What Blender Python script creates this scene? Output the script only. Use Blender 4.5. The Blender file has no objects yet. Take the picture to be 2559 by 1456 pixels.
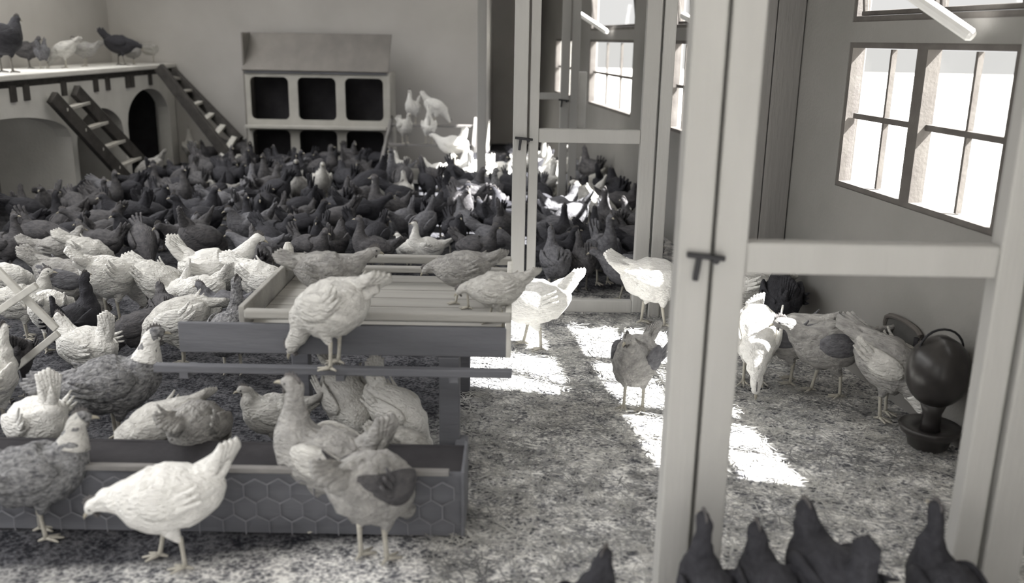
import bpy, bmesh, math, random
import numpy as np
from mathutils import Vector, Matrix
random.seed(7); RNG = np.random.default_rng(7)
SC = bpy.context.scene; COL = SC.collection
R = math.radians

# ------------------------------------------------------------------ camera
FPX, TH, RO, EYE = 2300.0, R(15.3), R(1.0), 1.56
cd = bpy.data.cameras.new('camera'); cam = bpy.data.objects.new('camera', cd); COL.objects.link(cam)
cd.sensor_width = 36; cd.lens = 36 * FPX / 2559
cam.matrix_world = Matrix.Translation((0, 0, EYE)) @ (Matrix.Rotation(math.pi/2 - TH, 4, 'X') @ Matrix.Rotation(RO, 4, 'Z'))
cd.dof.use_dof = True; cd.dof.focus_distance = 4.6; cd.dof.aperture_fstop = 1.6
SC.camera = cam
# ------------------------------------------------------------------ sky, sun, exposure
w = bpy.data.worlds.new('world'); SC.world = w; w.use_nodes = True
bg = w.node_tree.nodes['Background']; bg.inputs[1].default_value = 1.0
_n = w.node_tree.nodes; _l = w.node_tree.links           # hazy sky, brightest overhead
_tc = _n.new('ShaderNodeTexCoord'); _s = _n.new('ShaderNodeSeparateXYZ'); _r = _n.new('ShaderNodeMapRange'); _m = _n.new('ShaderNodeVectorMath')
_l.new(_tc.outputs['Generated'], _s.inputs[0]); _l.new(_s.outputs['Z'], _r.inputs[0])
_r.inputs['From Min'].default_value = .12; _r.inputs['From Max'].default_value = .75; _r.inputs['To Min'].default_value = .54; _r.inputs['To Max'].default_value = 4.2
_m.operation = 'SCALE'; _m.inputs[0].default_value = (1.0, .993, .985); _l.new(_r.outputs[0], _m.inputs['Scale']); _l.new(_m.outputs[0], bg.inputs[0])
sd = bpy.data.lights.new('sun', 'SUN'); sd.energy = 30; sd.angle = R(.7); sd.color = (1, .985, .96)
sun = bpy.data.objects.new('sun', sd); COL.objects.link(sun)
sun.rotation_euler = Vector((-.90, .25, -1)).to_track_quat('-Z', 'Y').to_euler()
vs = SC.view_settings; vs.view_transform = 'Standard'; vs.look = 'None'; vs.gamma = 1; vs.use_curve_mapping = False
vs.exposure = 0.64
try:
    SC.cycles.max_bounces = 10; SC.cycles.diffuse_bounces = 8; SC.cycles.transparent_max_bounces = 12
    SC.cycles.caustics_reflective = False; SC.cycles.caustics_refractive = False
except Exception: pass

# ------------------------------------------------------------------ helpers: rays, materials, meshes
def ray(px, py):
    r = (px-1280)/FPX; u = -(py-728)/FPX
    a = r*math.cos(RO)-u*math.sin(RO); b = r*math.sin(RO)+u*math.cos(RO)
    return Vector((a, math.cos(TH)+b*math.sin(TH), -math.sin(TH)+b*math.cos(TH)))
def at_z(px, py, z=0): d = ray(px, py); return d*((z-EYE)/d.z)+Vector((0, 0, EYE))
def at_y(px, py, y): d = ray(px, py); return d*(y/d.y)+Vector((0, 0, EYE))
def at_x(px, py, x): d = ray(px, py); return d*(x/d.x)+Vector((0, 0, EYE))
WX, WK = 2.28, -.1355                       # window wall: X = WX + WK*Y
def wallx(y): return WX+WK*y

def mat(name, c1, c2=None, scale=8, rough=.85, bump=.25, bscale=None, stretch=(1, 1, 1), detail=5, spec=.2, contrast=.5, kind='noise', coord='Object'):
    m = bpy.data.materials.new(name); m.use_nodes = True; nt = m.node_tree; N = nt.nodes; L = nt.links
    p = N['Principled BSDF']; p.inputs['Roughness'].default_value = rough
    p.inputs['Specular IOR Level'].default_value = spec
    c2 = c2 or tuple(x*.7 for x in c1)
    tc = N.new('ShaderNodeTexCoord'); mp = N.new('ShaderNodeMapping'); mp.inputs['Scale'].default_value = stretch
    L.new(tc.outputs[coord], mp.inputs[0])
    if kind == 'noise':
        t = N.new('ShaderNodeTexNoise'); t.inputs['Scale'].default_value = scale; t.inputs['Detail'].default_value = detail
        out = t.outputs['Fac']
    elif kind == 'wave':
        t = N.new('ShaderNodeTexWave'); t.inputs['Scale'].default_value = scale; t.inputs['Distortion'].default_value = 5
        t.inputs['Detail'].default_value = 3; t.inputs['Detail Scale'].default_value = 2; out = t.outputs['Fac']
    L.new(mp.outputs[0], t.inputs[0])
    cr = N.new('ShaderNodeValToRGB'); L.new(out, cr.inputs[0])
    cr.color_ramp.elements[0].position = .5-contrast/2; cr.color_ramp.elements[1].position = .5+contrast/2
    cr.color_ramp.elements[0].color = (*c2, 1); cr.color_ramp.elements[1].color = (*c1, 1)
    L.new(cr.outputs[0], p.inputs['Base Color'])
    if bump:
        n2 = N.new('ShaderNodeTexNoise'); n2.inputs['Scale'].default_value = bscale or scale*4; n2.inputs['Detail'].default_value = 4
        L.new(mp.outputs[0], n2.inputs[0])
        b = N.new('ShaderNodeBump'); b.inputs['Strength'].default_value = bump; b.inputs['Distance'].default_value = .02
        L.new(n2.outputs['Fac'], b.inputs['Height']); L.new(b.outputs[0], p.inputs['Normal'])
    return m
M = {}
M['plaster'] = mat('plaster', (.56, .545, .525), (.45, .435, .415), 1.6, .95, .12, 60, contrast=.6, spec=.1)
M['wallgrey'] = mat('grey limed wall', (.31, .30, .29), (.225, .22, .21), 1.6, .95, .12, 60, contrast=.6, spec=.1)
M['hole'] = mat('painted hole shade', (.12, .118, .115), (.085, .083, .08), 8, .9, .1, 60, spec=.1)  # shaded inside of the pop hole, put into a flat grey
M['whitewash'] = mat('whitewash', (.84, .83, .80), (.64, .63, .605), 3.0, .95, .2, 40, contrast=.6, spec=.1)
M['post'] = mat('painted post wood', (.45, .445, .43), (.37, .365, .35), 6, .8, .12, 60, (1, 1, .15), spec=.15, contrast=.5)
M['board'] = mat('grey board', (.26, .25, .245), (.18, .175, .17), 5, .85, .2, 50, (1, 1, .12), spec=.15)
M['cab'] = mat('cabinet wood', (.24, .225, .21), (.18, .17, .16), 6, .85, .15, 50, (1, 1, .3), spec=.15)
M['cabframe'] = mat('cabinet frame', (.46, .45, .42), (.36, .35, .32), 6, .85, .1, 50, spec=.15)
M['dark'] = mat('dark boards and recess shade', (.06, .058, .062), (.035, .034, .037), 6, .95, .2, 40, spec=.05)  # dark boards; also recess shade put into the colour
M['darkwood'] = mat('dark stained wood', (.175, .178, .196), (.105, .107, .118), 9, .8, .2, 60, (.15, 1, 1), spec=.2)
M['table'] = mat('weathered slat wood', (.42, .41, .385), (.27, .265, .25), 8, .8, .2, 60, (.12, 1, 1), spec=.2)
M['sash'] = mat('sash frame', (.16, .15, .14), (.11, .10, .095), 9, .8, .1, 60, spec=.15)
M['rod'] = mat('white rod', (.86, .855, .84), (.78, .775, .76), 9, .6, .05, 60)
M['iron'] = mat('black iron', (.02, .02, .024), (.012, .012, .014), 30, .5, .1, 80, spec=.4)
M['wire'] = mat('dull wire', (.22, .22, .24), (.16, .16, .18), 30, .5, 0, 80, spec=.4)
M['enamel'] = mat('dark glazed drinker', (.035, .032, .03), (.02, .018, .018), 12, .28, .03, 40, spec=.5)
M['slat'] = mat('whitened slat', (.7, .69, .65), (.5, .49, .46), 14, .8, .15, 60, spec=.15)
M['ladder'] = mat('ladder dark wood', (.09, .085, .08), (.05, .047, .045), 14, .85, .15, 60, spec=.15)
M['rung'] = mat('ladder pale rung', (.6, .59, .55), (.42, .41, .38), 14, .85, .15, 60, spec=.15)
M['ground'] = mat('yard ground', (.42, .415, .40), (.32, .315, .30), 1.2, .95, 0)
# litter: mottled straw and droppings
def litter():
    m = bpy.data.materials.new('litter'); m.use_nodes = True; nt = m.node_tree; N = nt.nodes; L = nt.links
    p = N['Principled BSDF']; p.inputs['Roughness'].default_value = .95; p.inputs['Specular IOR Level'].default_value = .1
    tc = N.new('ShaderNodeTexCoord')
    a = N.new('ShaderNodeTexNoise'); a.inputs['Scale'].default_value = 11; a.inputs['Detail'].default_value = 7; a.inputs['Roughness'].default_value = .65
    b = N.new('ShaderNodeTexNoise'); b.inputs['Scale'].default_value = 75; b.inputs['Detail'].default_value = 4
    L.new(tc.outputs['Object'], a.inputs[0]); L.new(tc.outputs['Object'], b.inputs[0])
    mx = N.new('ShaderNodeMath'); mx.operation = 'ADD'; L.new(a.outputs['Fac'], mx.inputs[0]); L.new(b.outputs['Fac'], mx.inputs[1])
    hf = N.new('ShaderNodeMath'); hf.operation = 'MULTIPLY'; hf.inputs[1].default_value = .5; L.new(mx.outputs[0], hf.inputs[0])
    cr = N.new('ShaderNodeValToRGB'); L.new(hf.outputs[0], cr.inputs[0]); e = cr.color_ramp.elements
    e[0].position = .41; e[0].color = (.12, .122, .135, 1); e[1].position = .58; e[1].color = (.86, .85, .82, 1)
    k = e.new(.485); k.color = (.42, .418, .42, 1)
    # shade on the flock side painted into the litter colour, edges broken by noise
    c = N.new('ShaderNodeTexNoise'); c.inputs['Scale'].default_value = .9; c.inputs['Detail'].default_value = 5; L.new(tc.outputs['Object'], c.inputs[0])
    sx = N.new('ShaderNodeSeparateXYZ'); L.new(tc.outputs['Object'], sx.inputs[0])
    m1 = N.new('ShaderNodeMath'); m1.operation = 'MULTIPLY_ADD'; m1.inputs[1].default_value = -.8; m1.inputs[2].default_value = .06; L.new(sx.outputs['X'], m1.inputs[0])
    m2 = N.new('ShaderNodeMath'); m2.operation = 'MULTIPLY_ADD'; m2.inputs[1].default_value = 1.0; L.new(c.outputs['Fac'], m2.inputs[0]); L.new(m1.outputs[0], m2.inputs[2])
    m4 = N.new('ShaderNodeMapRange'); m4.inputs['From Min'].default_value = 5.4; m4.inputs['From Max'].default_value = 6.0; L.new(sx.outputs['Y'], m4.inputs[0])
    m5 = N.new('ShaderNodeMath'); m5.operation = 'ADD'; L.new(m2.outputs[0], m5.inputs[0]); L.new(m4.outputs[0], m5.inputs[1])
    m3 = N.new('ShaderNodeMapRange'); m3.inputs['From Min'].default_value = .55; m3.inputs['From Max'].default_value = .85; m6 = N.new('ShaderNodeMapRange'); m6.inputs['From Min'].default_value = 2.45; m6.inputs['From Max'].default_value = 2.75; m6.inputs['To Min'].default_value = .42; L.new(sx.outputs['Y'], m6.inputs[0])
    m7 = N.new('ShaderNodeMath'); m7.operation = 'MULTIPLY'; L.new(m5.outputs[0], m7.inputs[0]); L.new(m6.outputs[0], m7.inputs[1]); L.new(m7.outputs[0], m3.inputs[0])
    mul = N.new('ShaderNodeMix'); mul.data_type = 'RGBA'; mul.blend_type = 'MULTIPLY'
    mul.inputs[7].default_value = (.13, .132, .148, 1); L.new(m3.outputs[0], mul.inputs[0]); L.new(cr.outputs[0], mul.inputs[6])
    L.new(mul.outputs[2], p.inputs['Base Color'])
    bp = N.new('ShaderNodeBump'); bp.inputs['Strength'].default_value = .7; bp.inputs['Distance'].default_value = .03
    L.new(hf.outputs[0], bp.inputs['Height']); L.new(bp.outputs[0], p.inputs['Normal'])
    return m
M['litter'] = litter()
M['straw'] = mat('straw', (.52, .515, .49), (.13, .13, .135), 3.5, .8, 0, contrast=.35)
g = bpy.data.materials.new('window glass'); g.use_nodes = True; N = g.node_tree.nodes; N.clear()
o_ = N.new('ShaderNodeOutputMaterial'); mx = N.new('ShaderNodeMixShader'); tr = N.new('ShaderNodeBsdfTransparent'); gl = N.new('ShaderNodeBsdfGlossy')
gl.inputs['Roughness'].default_value = .05; mx.inputs[0].default_value = .05; tr.inputs[0].default_value = (.97, .97, .96, 1)
g.node_tree.links.new(tr.outputs[0], mx.inputs[1]); g.node_tree.links.new(gl.outputs[0], mx.inputs[2]); g.node_tree.links.new(mx.outputs[0], o_.inputs[0])
M['glass'] = g
# plumage
M['white'] = mat('white plumage', (.90, .89, .86), (.78, .77, .74), 22, .9, .9, 48, (1, 2.2, 2.2), spec=.1, contrast=.45)
M['cream'] = mat('cream plumage', (.72, .71, .675), (.46, .45, .43), 18, .9, .9, 48, (1, 2.2, 2.2), spec=.1, contrast=.5)
M['buff'] = mat('buff plumage', (.50, .49, .47), (.25, .245, .24), 20, .9, .9, 48, (1, 2.2, 2.2), spec=.1, contrast=.5)
M['barred'] = mat('speckled plumage', (.36, .36, .365), (.12, .12, .13), 55, .9, .8, 70, (1, 1.6, 1.6), spec=.1, contrast=.35)
M['grey'] = mat('grey plumage', (.22, .22, .235), (.10, .10, .11), 26, .9, .6, 60, (1, 2, 2), spec=.1)
M['brown'] = mat('brown plumage', (.14, .135, .14), (.065, .064, .07), 24, .9, .6, 60, (1, 2, 2), spec=.1)
M['black'] = mat('black plumage', (.05, .05, .058), (.025, .025, .03), 24, .8, .5, 60, (1, 2, 2), spec=.25)
M['comb'] = mat('comb flesh', (.15, .14, .14), (.10, .095, .095), 40, .7, .2, 90)
M['shank'] = mat('pale shank', (.50, .48, .42), (.36, .34, .30), 60, .7, .2, 120)
M['shankdark'] = mat('dusky shank', (.22, .21, .19), (.14, .13, .12), 60, .7, .2, 120)
M['beak'] = mat('horn beak', (.42, .39, .32), (.30, .28, .23), 60, .5, .05, 120)

def tag(o, label=None, cat=None, group=None, kind=None):
    if label: o['label'] = label
    if cat: o['category'] = cat
    if group: o['group'] = group
    if kind: o['kind'] = kind
    return o
def empty(name, loc=(0, 0, 0), rz=0, parent=None):
    o = bpy.data.objects.new(name, None); COL.objects.link(o); o.location = loc; o.rotation_euler = (0, 0, rz); o.empty_display_size = .1
    if parent: o.parent = parent
    return o
def link(name, me, m=None, parent=None, smooth=False):
    if m is not None:
        me.materials.clear(); me.materials.append(m)
    if smooth:
        for p in me.polygons: p.use_smooth = True
    o = bpy.data.objects.new(name, me); COL.objects.link(o)
    if parent: o.parent = parent
    return o
class MB:
    def __init__(s): s.bm = bmesh.new()
    def box(s, x0, x1, y0, y1, z0, z1, bev=0):
        return s.obox(Vector(((x0+x1)/2, (y0+y1)/2, (z0+z1)/2)), Matrix.Identity(3), (abs(x1-x0), abs(y1-y0), abs(z1-z0)), bev)
    def obox(s, c, rot, dim, bev=0):
        t = bmesh.new(); bmesh.ops.create_cube(t, size=1)
        for v in t.verts: v.co = Vector((v.co.x*dim[0], v.co.y*dim[1], v.co.z*dim[2]))
        if bev: bmesh.ops.bevel(t, geom=list(t.edges), offset=min(bev, min(dim)*.4), segments=2, affect='EDGES', profile=.5)
        for v in t.verts: v.co = rot @ v.co + c
        tm = bpy.data.meshes.new('t'); t.to_mesh(tm); t.free(); s.bm.from_mesh(tm); bpy.data.meshes.remove(tm); return s
    def beam(s, p, q, w_, t_, bev=.004, up=(0, 0, 1)):
        p = Vector(p); q = Vector(q); x = (q-p); Ln = x.length; x.normalize(); u = Vector(up)
        if abs(x.dot(u)) > .98: u = Vector((0, 1, 0))
        y = u.cross(x).normalized(); z = x.cross(y)
        rot = Matrix((x, y, z)).transposed(); return s.obox((p+q)/2, rot, (Ln, w_, t_), bev)
    def tube(s, pts, rad, n=8, caps=True):
        pts = [Vector(p) for p in pts]; rad = rad if hasattr(rad, '__len__') else [rad]*len(pts); rings = []
        for i, p in enumerate(pts):
            d = (pts[min(i+1, len(pts)-1)]-pts[max(i-1, 0)]).normalized()
            a = Vector((0, 0, 1)) if abs(d.z) < .9 else Vector((0, 1, 0)); u = d.cross(a).normalized(); v = d.cross(u)
            rings.append([s.bm.verts.new(p+(u*math.cos(k*2*math.pi/n)+v*math.sin(k*2*math.pi/n))*rad[i]) for k in range(n)])
        for A, B in zip(rings, rings[1:]):
            for k in range(n): s.bm.faces.new((A[k], A[(k+1) % n], B[(k+1) % n], B[k]))
        if caps: s.bm.faces.new(rings[0][::-1]); s.bm.faces.new(rings[-1])
        return s
    def lathe(s, prof, c=(0, 0, 0), n=32):
        c = Vector(c); rings = []
        for r, z in prof: rings.append([s.bm.verts.new(c+Vector((r*math.cos(k*2*math.pi/n), r*math.sin(k*2*math.pi/n), z))) for k in range(n)])
        for A, B in zip(rings, rings[1:]):
            for k in range(n): s.bm.faces.new((A[k], A[(k+1) % n], B[(k+1) % n], B[k]))
        s.bm.faces.new(rings[0][::-1]); s.bm.faces.new(rings[-1]); return s
    def mesh(s, name='m'):
        bmesh.ops.recalc_face_normals(s.bm, faces=list(s.bm.faces)); me = bpy.data.meshes.new(name); s.bm.to_mesh(me); s.bm.free(); return me
    def build(s, name, m, parent=None, smooth=False): return link(name, s.mesh(name), m, parent, smooth)

# ------------------------------------------------------------------ the house shell
P1, P2, P3, FAR = 2.37, 5.23, 8.75, 11.6
CEIL = 2.62; XL = -4.95
floor_bm = bmesh.new()
nx, ny = 120, 150
X0, X1, Y0, Y1 = XL, 2.9, -1.5, FAR+3.0
from mathutils import noise as mn
grid = []
for j in range(ny+1):
    row = []
    for i in range(nx+1):
        x = X0+(X1-X0)*i/nx; y = Y0+(Y1-Y0)*j/ny
        row.append(floor_bm.verts.new((x, y, .007*mn.noise(Vector((x*5, y*5, 0)))-.006)))
    grid.append(row)
for j in range(ny):
    for i in range(nx): floor_bm.faces.new((grid[j][i], grid[j][i+1], grid[j+1][i+1], grid[j+1][i]))
me = bpy.data.meshes.new('floor'); floor_bm.to_mesh(me); floor_bm.free()
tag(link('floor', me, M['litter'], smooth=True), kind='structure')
tag(MB().box(-40, 40, -30, 60, -.45, -.12).build('ground', M['ground']), kind='structure')
# ceiling, roof lights added unseen over the left bay for daylight; far end and left walls
XR = -2.55
def prism(pts, z0, z1):
    bm_ = bmesh.new(); a = [bm_.verts.new((x, y, z0)) for x, y in pts]; b = [bm_.verts.new((x, y, z1)) for x, y in pts]; n_ = len(pts)
    bm_.faces.new(a[::-1]); bm_.faces.new(b)
    for k in range(n_): bm_.faces.new((a[k], a[(k+1) % n_], b[(k+1) % n_], b[k]))
    bmesh.ops.recalc_face_normals(bm_, faces=bm_.faces); m_ = bpy.data.meshes.new('p'); bm_.to_mesh(m_); bm_.free(); return m_
SK0, SK1 = -4.8, -2.0
YE = FAR+3.1; YH = 10.6
tag(MB().box(SK0, SK1, YH, YE, CEIL, CEIL+.1).build('ceiling', M['plaster']), kind='structure')
tag(MB().box(SK0-.1, SK1+.02, YH, YH+.08, CEIL+.1, CEIL+3.6).build('ceiling_added_gable', M['whitewash']), kind='structure')
tag(link('ceiling', prism([(XL-.15, Y0), (SK0, Y0), (SK0, YE), (XL-.15, YE)], CEIL, CEIL+.1), M['plaster']), kind='structure')
tag(link('ceiling', prism([(SK1, Y0), (wallx(Y0)+.2, Y0), (wallx(YE)+.2, YE), (SK1, YE)], CEIL, CEIL+.1), M['plaster']), kind='structure')
tag(MB().beam((SK1+.02, (Y0+YH)/2, CEIL+.06), (SK0-.1, (Y0+YH)/2, CEIL+3.6), YH-Y0+.2, .08, 0).build('ceiling_added_monitor', M['whitewash']), kind='structure')  # added monitor roof: lets sky light in, keeps the sun out
tag(MB().box(-.46, -.36, FAR+.1, FAR+2.9, -.05, CEIL).build('wall_side', M['plaster']), kind='structure')
_fw = MB(); _fw.box(XL-.1, -2.6, Y0-.12, Y0, -.05, CEIL); _fw.box(1.1, wallx(Y0)+.1, Y0-.12, Y0, -.05, CEIL); _fw.box(-2.6, 1.1, Y0-.12, Y0, 2.15, CEIL)
tag(_fw.build('wall_front', M['plaster']), kind='structure')
# far wall: left bay (behind the nest cabinet) up to the opening beyond the third partition
tag(MB().box(XL-.1, -.36, FAR, FAR+.15, -.05, CEIL).build('wall_back', M['plaster']), kind='structure')
tag(MB().box(-.36, 1.2, FAR+2.8, FAR+2.95, -.05, CEIL).build('wall_end', M['plaster']), kind='structure')
_wl = MB(); ADDED_LW = [(1.0, 3.4), (3.9, 6.7)]; _y = Y0  # openings added in the left wall, out of view, for more daylight
for _a, _b in ADDED_LW:
    _wl.box(XL-.1, XL, _y, _a, -.05, CEIL); _wl.box(XL-.1, XL, _a, _b, -.05, .75); _wl.box(XL-.1, XL, _a, _b, 2.4, CEIL); _y = _b
_wl.box(XL-.1, XL, _y, 6.95, -.05, CEIL); _wl.box(XL-.1, XL, 6.95, 8.9, -.05, 1.32); _wl.box(XL-.1, XL, 6.95, 8.9, 2.4, CEIL); _wl.box(XL-.1, XL, 8.9, FAR+.1, -.05, CEIL)  # third added opening, above the gallery deck, brightens the far wall
tag(_wl.build('wall_left', M['plaster']), kind='structure')
for _k, (_a, _b, _zz) in enumerate([(a_, b_, .75) for a_, b_ in ADDED_LW]+[(6.95, 8.9, 1.32)]):  # frames of the added unseen windows
    _f = MB()
    for _q in range(4): _yy = _a+(_b-_a)*_q/3; _f.box(XL-.08, XL-.03, _yy-.02, _yy+.02, _zz, 2.4)
    for _z in (_zz+.02, (_zz+2.4)/2, 2.38): _f.box(XL-.08, XL-.03, _a, _b, _z-.02, _z+.02)
    tag(_f.build('window_%d' % (7+_k), M['sash']), kind='structure')

# window wall along X = WX+WK*Y, built from panels round the window holes
ang = math.atan2(WK, -1)  # unused direction, kept simple below
wd = Vector((WK, 1, 0)).normalized(); wn = Vector((1, -WK, 0)).normalized()   # along wall, outward
WROT = Matrix((wd, -wn, Vector((0, 0, 1)))).transposed()                          # local x along wall, y into the room
def wbox(mb, ya, yb, z0, z1, d0, d1, bev=0):
    """box on the wall between world-Y ya..yb, heights z0..z1, depth d0..d1 outward from the inner face"""
    pa = Vector((wallx(ya), ya, 0)); pb = Vector((wallx(yb), yb, 0)); c = (pa+pb)/2+wn*((d0+d1)/2); c.z = (z0+z1)/2
    return mb.obox(c, WROT, ((pb-pa).length, abs(d1-d0), z1-z0), bev)
WT = .09
LO, HI, ULO, UHI = .87, 1.575, 1.67, 2.42
wins = [(2.80, 3.39, 1), (3.43, 4.70, 2), (6.75, 7.62, 2), (8.82, 10.72, 3), (11.5, 12.9, 2)]
wins = [(-.9, .9, 3)] + wins
mb = MB(); y = Y0
mb_open = []
NOUP = {2, 6}
for wi, (a, b, n) in enumerate(wins, 1):
    if wi in NOUP: wbox(mb, a, b, ULO, UHI, 0, WT)
    wbox(mb, y, a, -.05, CEIL, 0, WT); wbox(mb, a, b, -.05, LO, 0, WT); wbox(mb, a, b, HI, ULO, 0, WT); wbox(mb, a, b, UHI, CEIL, 0, WT); y = b
wbox(mb, y, FAR+3, -.05, CEIL, 0, WT)
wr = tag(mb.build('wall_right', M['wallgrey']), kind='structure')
def window(i, a, b, n):
    t = tag(empty('window_%d' % i, (wallx((a+b)/2), (a+b)/2, LO)), kind='structure'); inv = t.matrix_world
    off = Vector(t.location)
    def put(mb, name, m, parent=t):
        me = mb.mesh(name)
        me.transform(Matrix.Translation(-off)); return link(name, me, m, parent)
    def frame(z0, z1):
        f = MB(); fw = .026
        wbox(f, a, a+fw, z0, z1, .005, .07); wbox(f, b-fw, b, z0, z1, .005, .07); wbox(f, a+fw, b-fw, z0, z0+fw, .005, .07); wbox(f, a+fw, b-fw, z1-fw, z1, .005, .07)
        if n == 2:
            m_ = (a+b)/2; wbox(f, m_-.04, m_+.04, z0+fw, z1-fw, .005, .07)
        return f
    put(frame(LO, HI), 'window_frame', M['sash'])
    if i not in NOUP: put(frame(ULO, UHI), 'window_frame', M['sash'])
    # glazing bars and panes
    cols = []
    if n == 2: m_ = (a+b)/2; cols = [(a+.035, m_-.04), (m_+.04, b-.035)]
    else: cols = [(a+.035, b-.035)]
    for ca, cb in cols:
        g_ = MB(); k = 2 if n != 3 else 3
        for q in range(1, k): yy = ca+(cb-ca)*q/k; wbox(g_, yy-.008, yy+.008, LO+.03, HI-.03, .045, .07)
        zz = (LO+HI)/2; wbox(g_, ca, cb, zz-.013, zz+.013, .04, .075)
        put(g_, 'glazing_bar', M['sash'])
        p = MB(); wbox(p, ca, cb, LO+.03, HI-.03, .055, .058); put(p, 'pane', M['glass'])
    # upper light: a hopper sash leaning into the room, held by a pale stay
    for ca, cb in (cols if i not in NOUP else []):
        h = MB(); tilt = .10
        def P(yy, z, d=0): v = Vector((wallx(yy), yy, z))+wn*(.04-tilt*(z-ULO)/(UHI-ULO)+d); return v
        for (p_, q_) in (((ca, ULO+.04), (cb, ULO+.04)), ((ca, UHI-.04), (cb, UHI-.04)), ((ca+.02, ULO+.04), (ca+.02, UHI-.04)), ((cb-.02, ULO+.04), (cb-.02, UHI-.04)), (((ca+cb)/2, ULO+.04), ((ca+cb)/2, UHI-.04)))[:4]:
            h.beam(P(*p_), P(*q_), .022, .022)
        put(h, 'hopper_sash', M['sash'])
        gp = bmesh.new(); vv = [gp.verts.new(P(*c)) for c in ((ca, ULO+.04), (cb, ULO+.04), (cb, UHI-.04), (ca, UHI-.04))]; gp.faces.new(vv)
        mm = bpy.data.meshes.new('pane'); gp.to_mesh(mm); gp.free(); mm.transform(Matrix.Translation(-off)); link('pane', mm, M['glass'], t)
    if i in STAYS:
        (p1x, p1y, d1), (p2x, p2y, d2) = STAYS[i]; r_ = MB()
        def wp(px, py, d):
            dr = ray(px, py); t_ = (WX-d)/(dr.x-WK*dr.y); return dr*t_+Vector((0, 0, EYE))
        A = wp(p1x, p1y, d1); B = wp(p2x, p2y, d2); r_.tube([A, A.lerp(B, .04), A.lerp(B, .96), B], [.018, .026, .026, .018], 10)
        put(r_, 'window_stay', M['rod'])
STAYS = {3: ((2432, 92, .06), (2270, -20, .22)), 4: ((1742, 56, .05), (1706, 38, .10)), 5: ((1518, 80, .06), (1442, 30, .28))}
for i, (a, b, n) in enumerate(wins, 1): window(i, a, b, n)
# pop hole in the window wall, low by the drinker
def P_w(px, py): dr = ray(px, py); t_ = WX/(dr.x-WK*dr.y); return dr*t_+Vector((0, 0, EYE))
ph = MB(); ya, yb = P_w(2310, 850).y, P_w(2215, 850).y; z0, z1 = P_w(2262, 884).z, P_w(2262, 797).z
rec = MB(); n = 10
outl = [(ya, z0), (yb, z0)]+[(yb-(yb-ya)*(.5-.5*math.cos(R(180*k/n))), z1-.05+.05*math.sin(R(180*k/n))**.6) for k in range(n+1)]
bm = rec.bm; fr = [bm.verts.new(Vector((wallx(yy), yy, z))-wn*.004) for yy, z in outl]; bm.faces.new(fr)
po = tag(rec.build('pop_hole', M['hole']), 'small arched pop hole with its shaded inside painted grey, low in the wall behind the drinker', 'pop hole')
sol = po.modifiers.new('s', 'SOLIDIFY'); sol.thickness = .02; sol.offset = 0
lip = MB(); pts = [Vector((wallx(yy), yy, z))-wn*.016 for yy, z in outl]; lip.tube(pts+[pts[0]], .012, 8, False)
lipo = lip.build('hole_edge', M['sash'], po)
inn = MB(); wbox(inn, ya, ya+.03, z0, z1-.04, -.03, -.005); inn.build('painted_edge_shade', M['dark'], po)  # shaded inner edge of the hole, painted as a dark strip

# ------------------------------------------------------------------ partitions, doors
def vpost(name, x0, x1, y, m, label, z1=CEIL, z0=-.02, t=.08, group=None):
    c = MB(); c.box(x0, x1, y-t/2, y+t/2, z0, z1, .006); return tag(c.build(name, m), label, 'post', group)
def X_at(px, py, y): return at_y(px, py, y).x
def latch(y, px, py, parent, s=1.0):
    c = at_y(px, py, y-.05) ; mb_ = MB()
    mb_.beam(c+Vector((-.055*s, 0, .003)), c+Vector((.045*s, 0, -.006)), .014, .014, .003)
    mb_.beam(c+Vector((-.022*s, 0, .0)), c+Vector((-.030*s, -.004, -.065*s)), .014, .016, .003)
    mb_.tube([c+Vector((.02*s, .03, -.01)), c+Vector((.02*s, -.01, -.01))], .010, 8)
    off = parent.location; me = mb_.mesh('latch'); me.transform(Matrix.Translation(-off)); return link('latch', me, M['iron'], parent)
def door(i, y, xl0, xl1, xr0, xr1, zr0, zr1, ztop, zb0, zb1, lt, m=None):
    m = m or M['post']
    t = tag(empty('door_%d' % i, ((xl0+xr1)/2, y, 0)), kind='structure'); off = t.location
    def put(name, *b):
        me = MB().box(*b, .006).mesh(name); me.transform(Matrix.Translation(-off)); return link(name, me, m, t)
    put('stile', xl0, xl1, y-.03, y+.03, .02, ztop); put('stile', xr0, xr1, y-.03, y+.03, .02, ztop)
    put('middle_rail', xl1, xr0, y-.024, y+.024, zr0, zr1); put('top_rail', xl1, xr0, y-.024, y+.024, ztop-.09, ztop)
    put('bottom_rail', xl1, xr0, y-.024, y+.024, zb0, zb1)
    if lt: latch(y, *lt, t)
    return t
# near partition
a0, a1 = X_at(1688, 640, P1), X_at(1768, 640, P1)
vpost('door_post', a0, a1, P1, M['post'], 'tall pale grey post left of the nearest door')
d0, d1 = a1+.012, X_at(1860, 640, P1); e0 = X_at(2458, 820, P1); e1 = e0+.075
zr1, zr0 = at_y(2150, 605, P1).z, at_y(2150, 684, P1).z
door(1, P1, d0, d1, e0, e1, zr0, zr1, 2.05, .015, .05, (1770, 640))
vpost('door_post', e1+.014, e1+.12, P1, M['post'], 'tall grey post at the right edge, hinge side of the nearest door')
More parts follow.
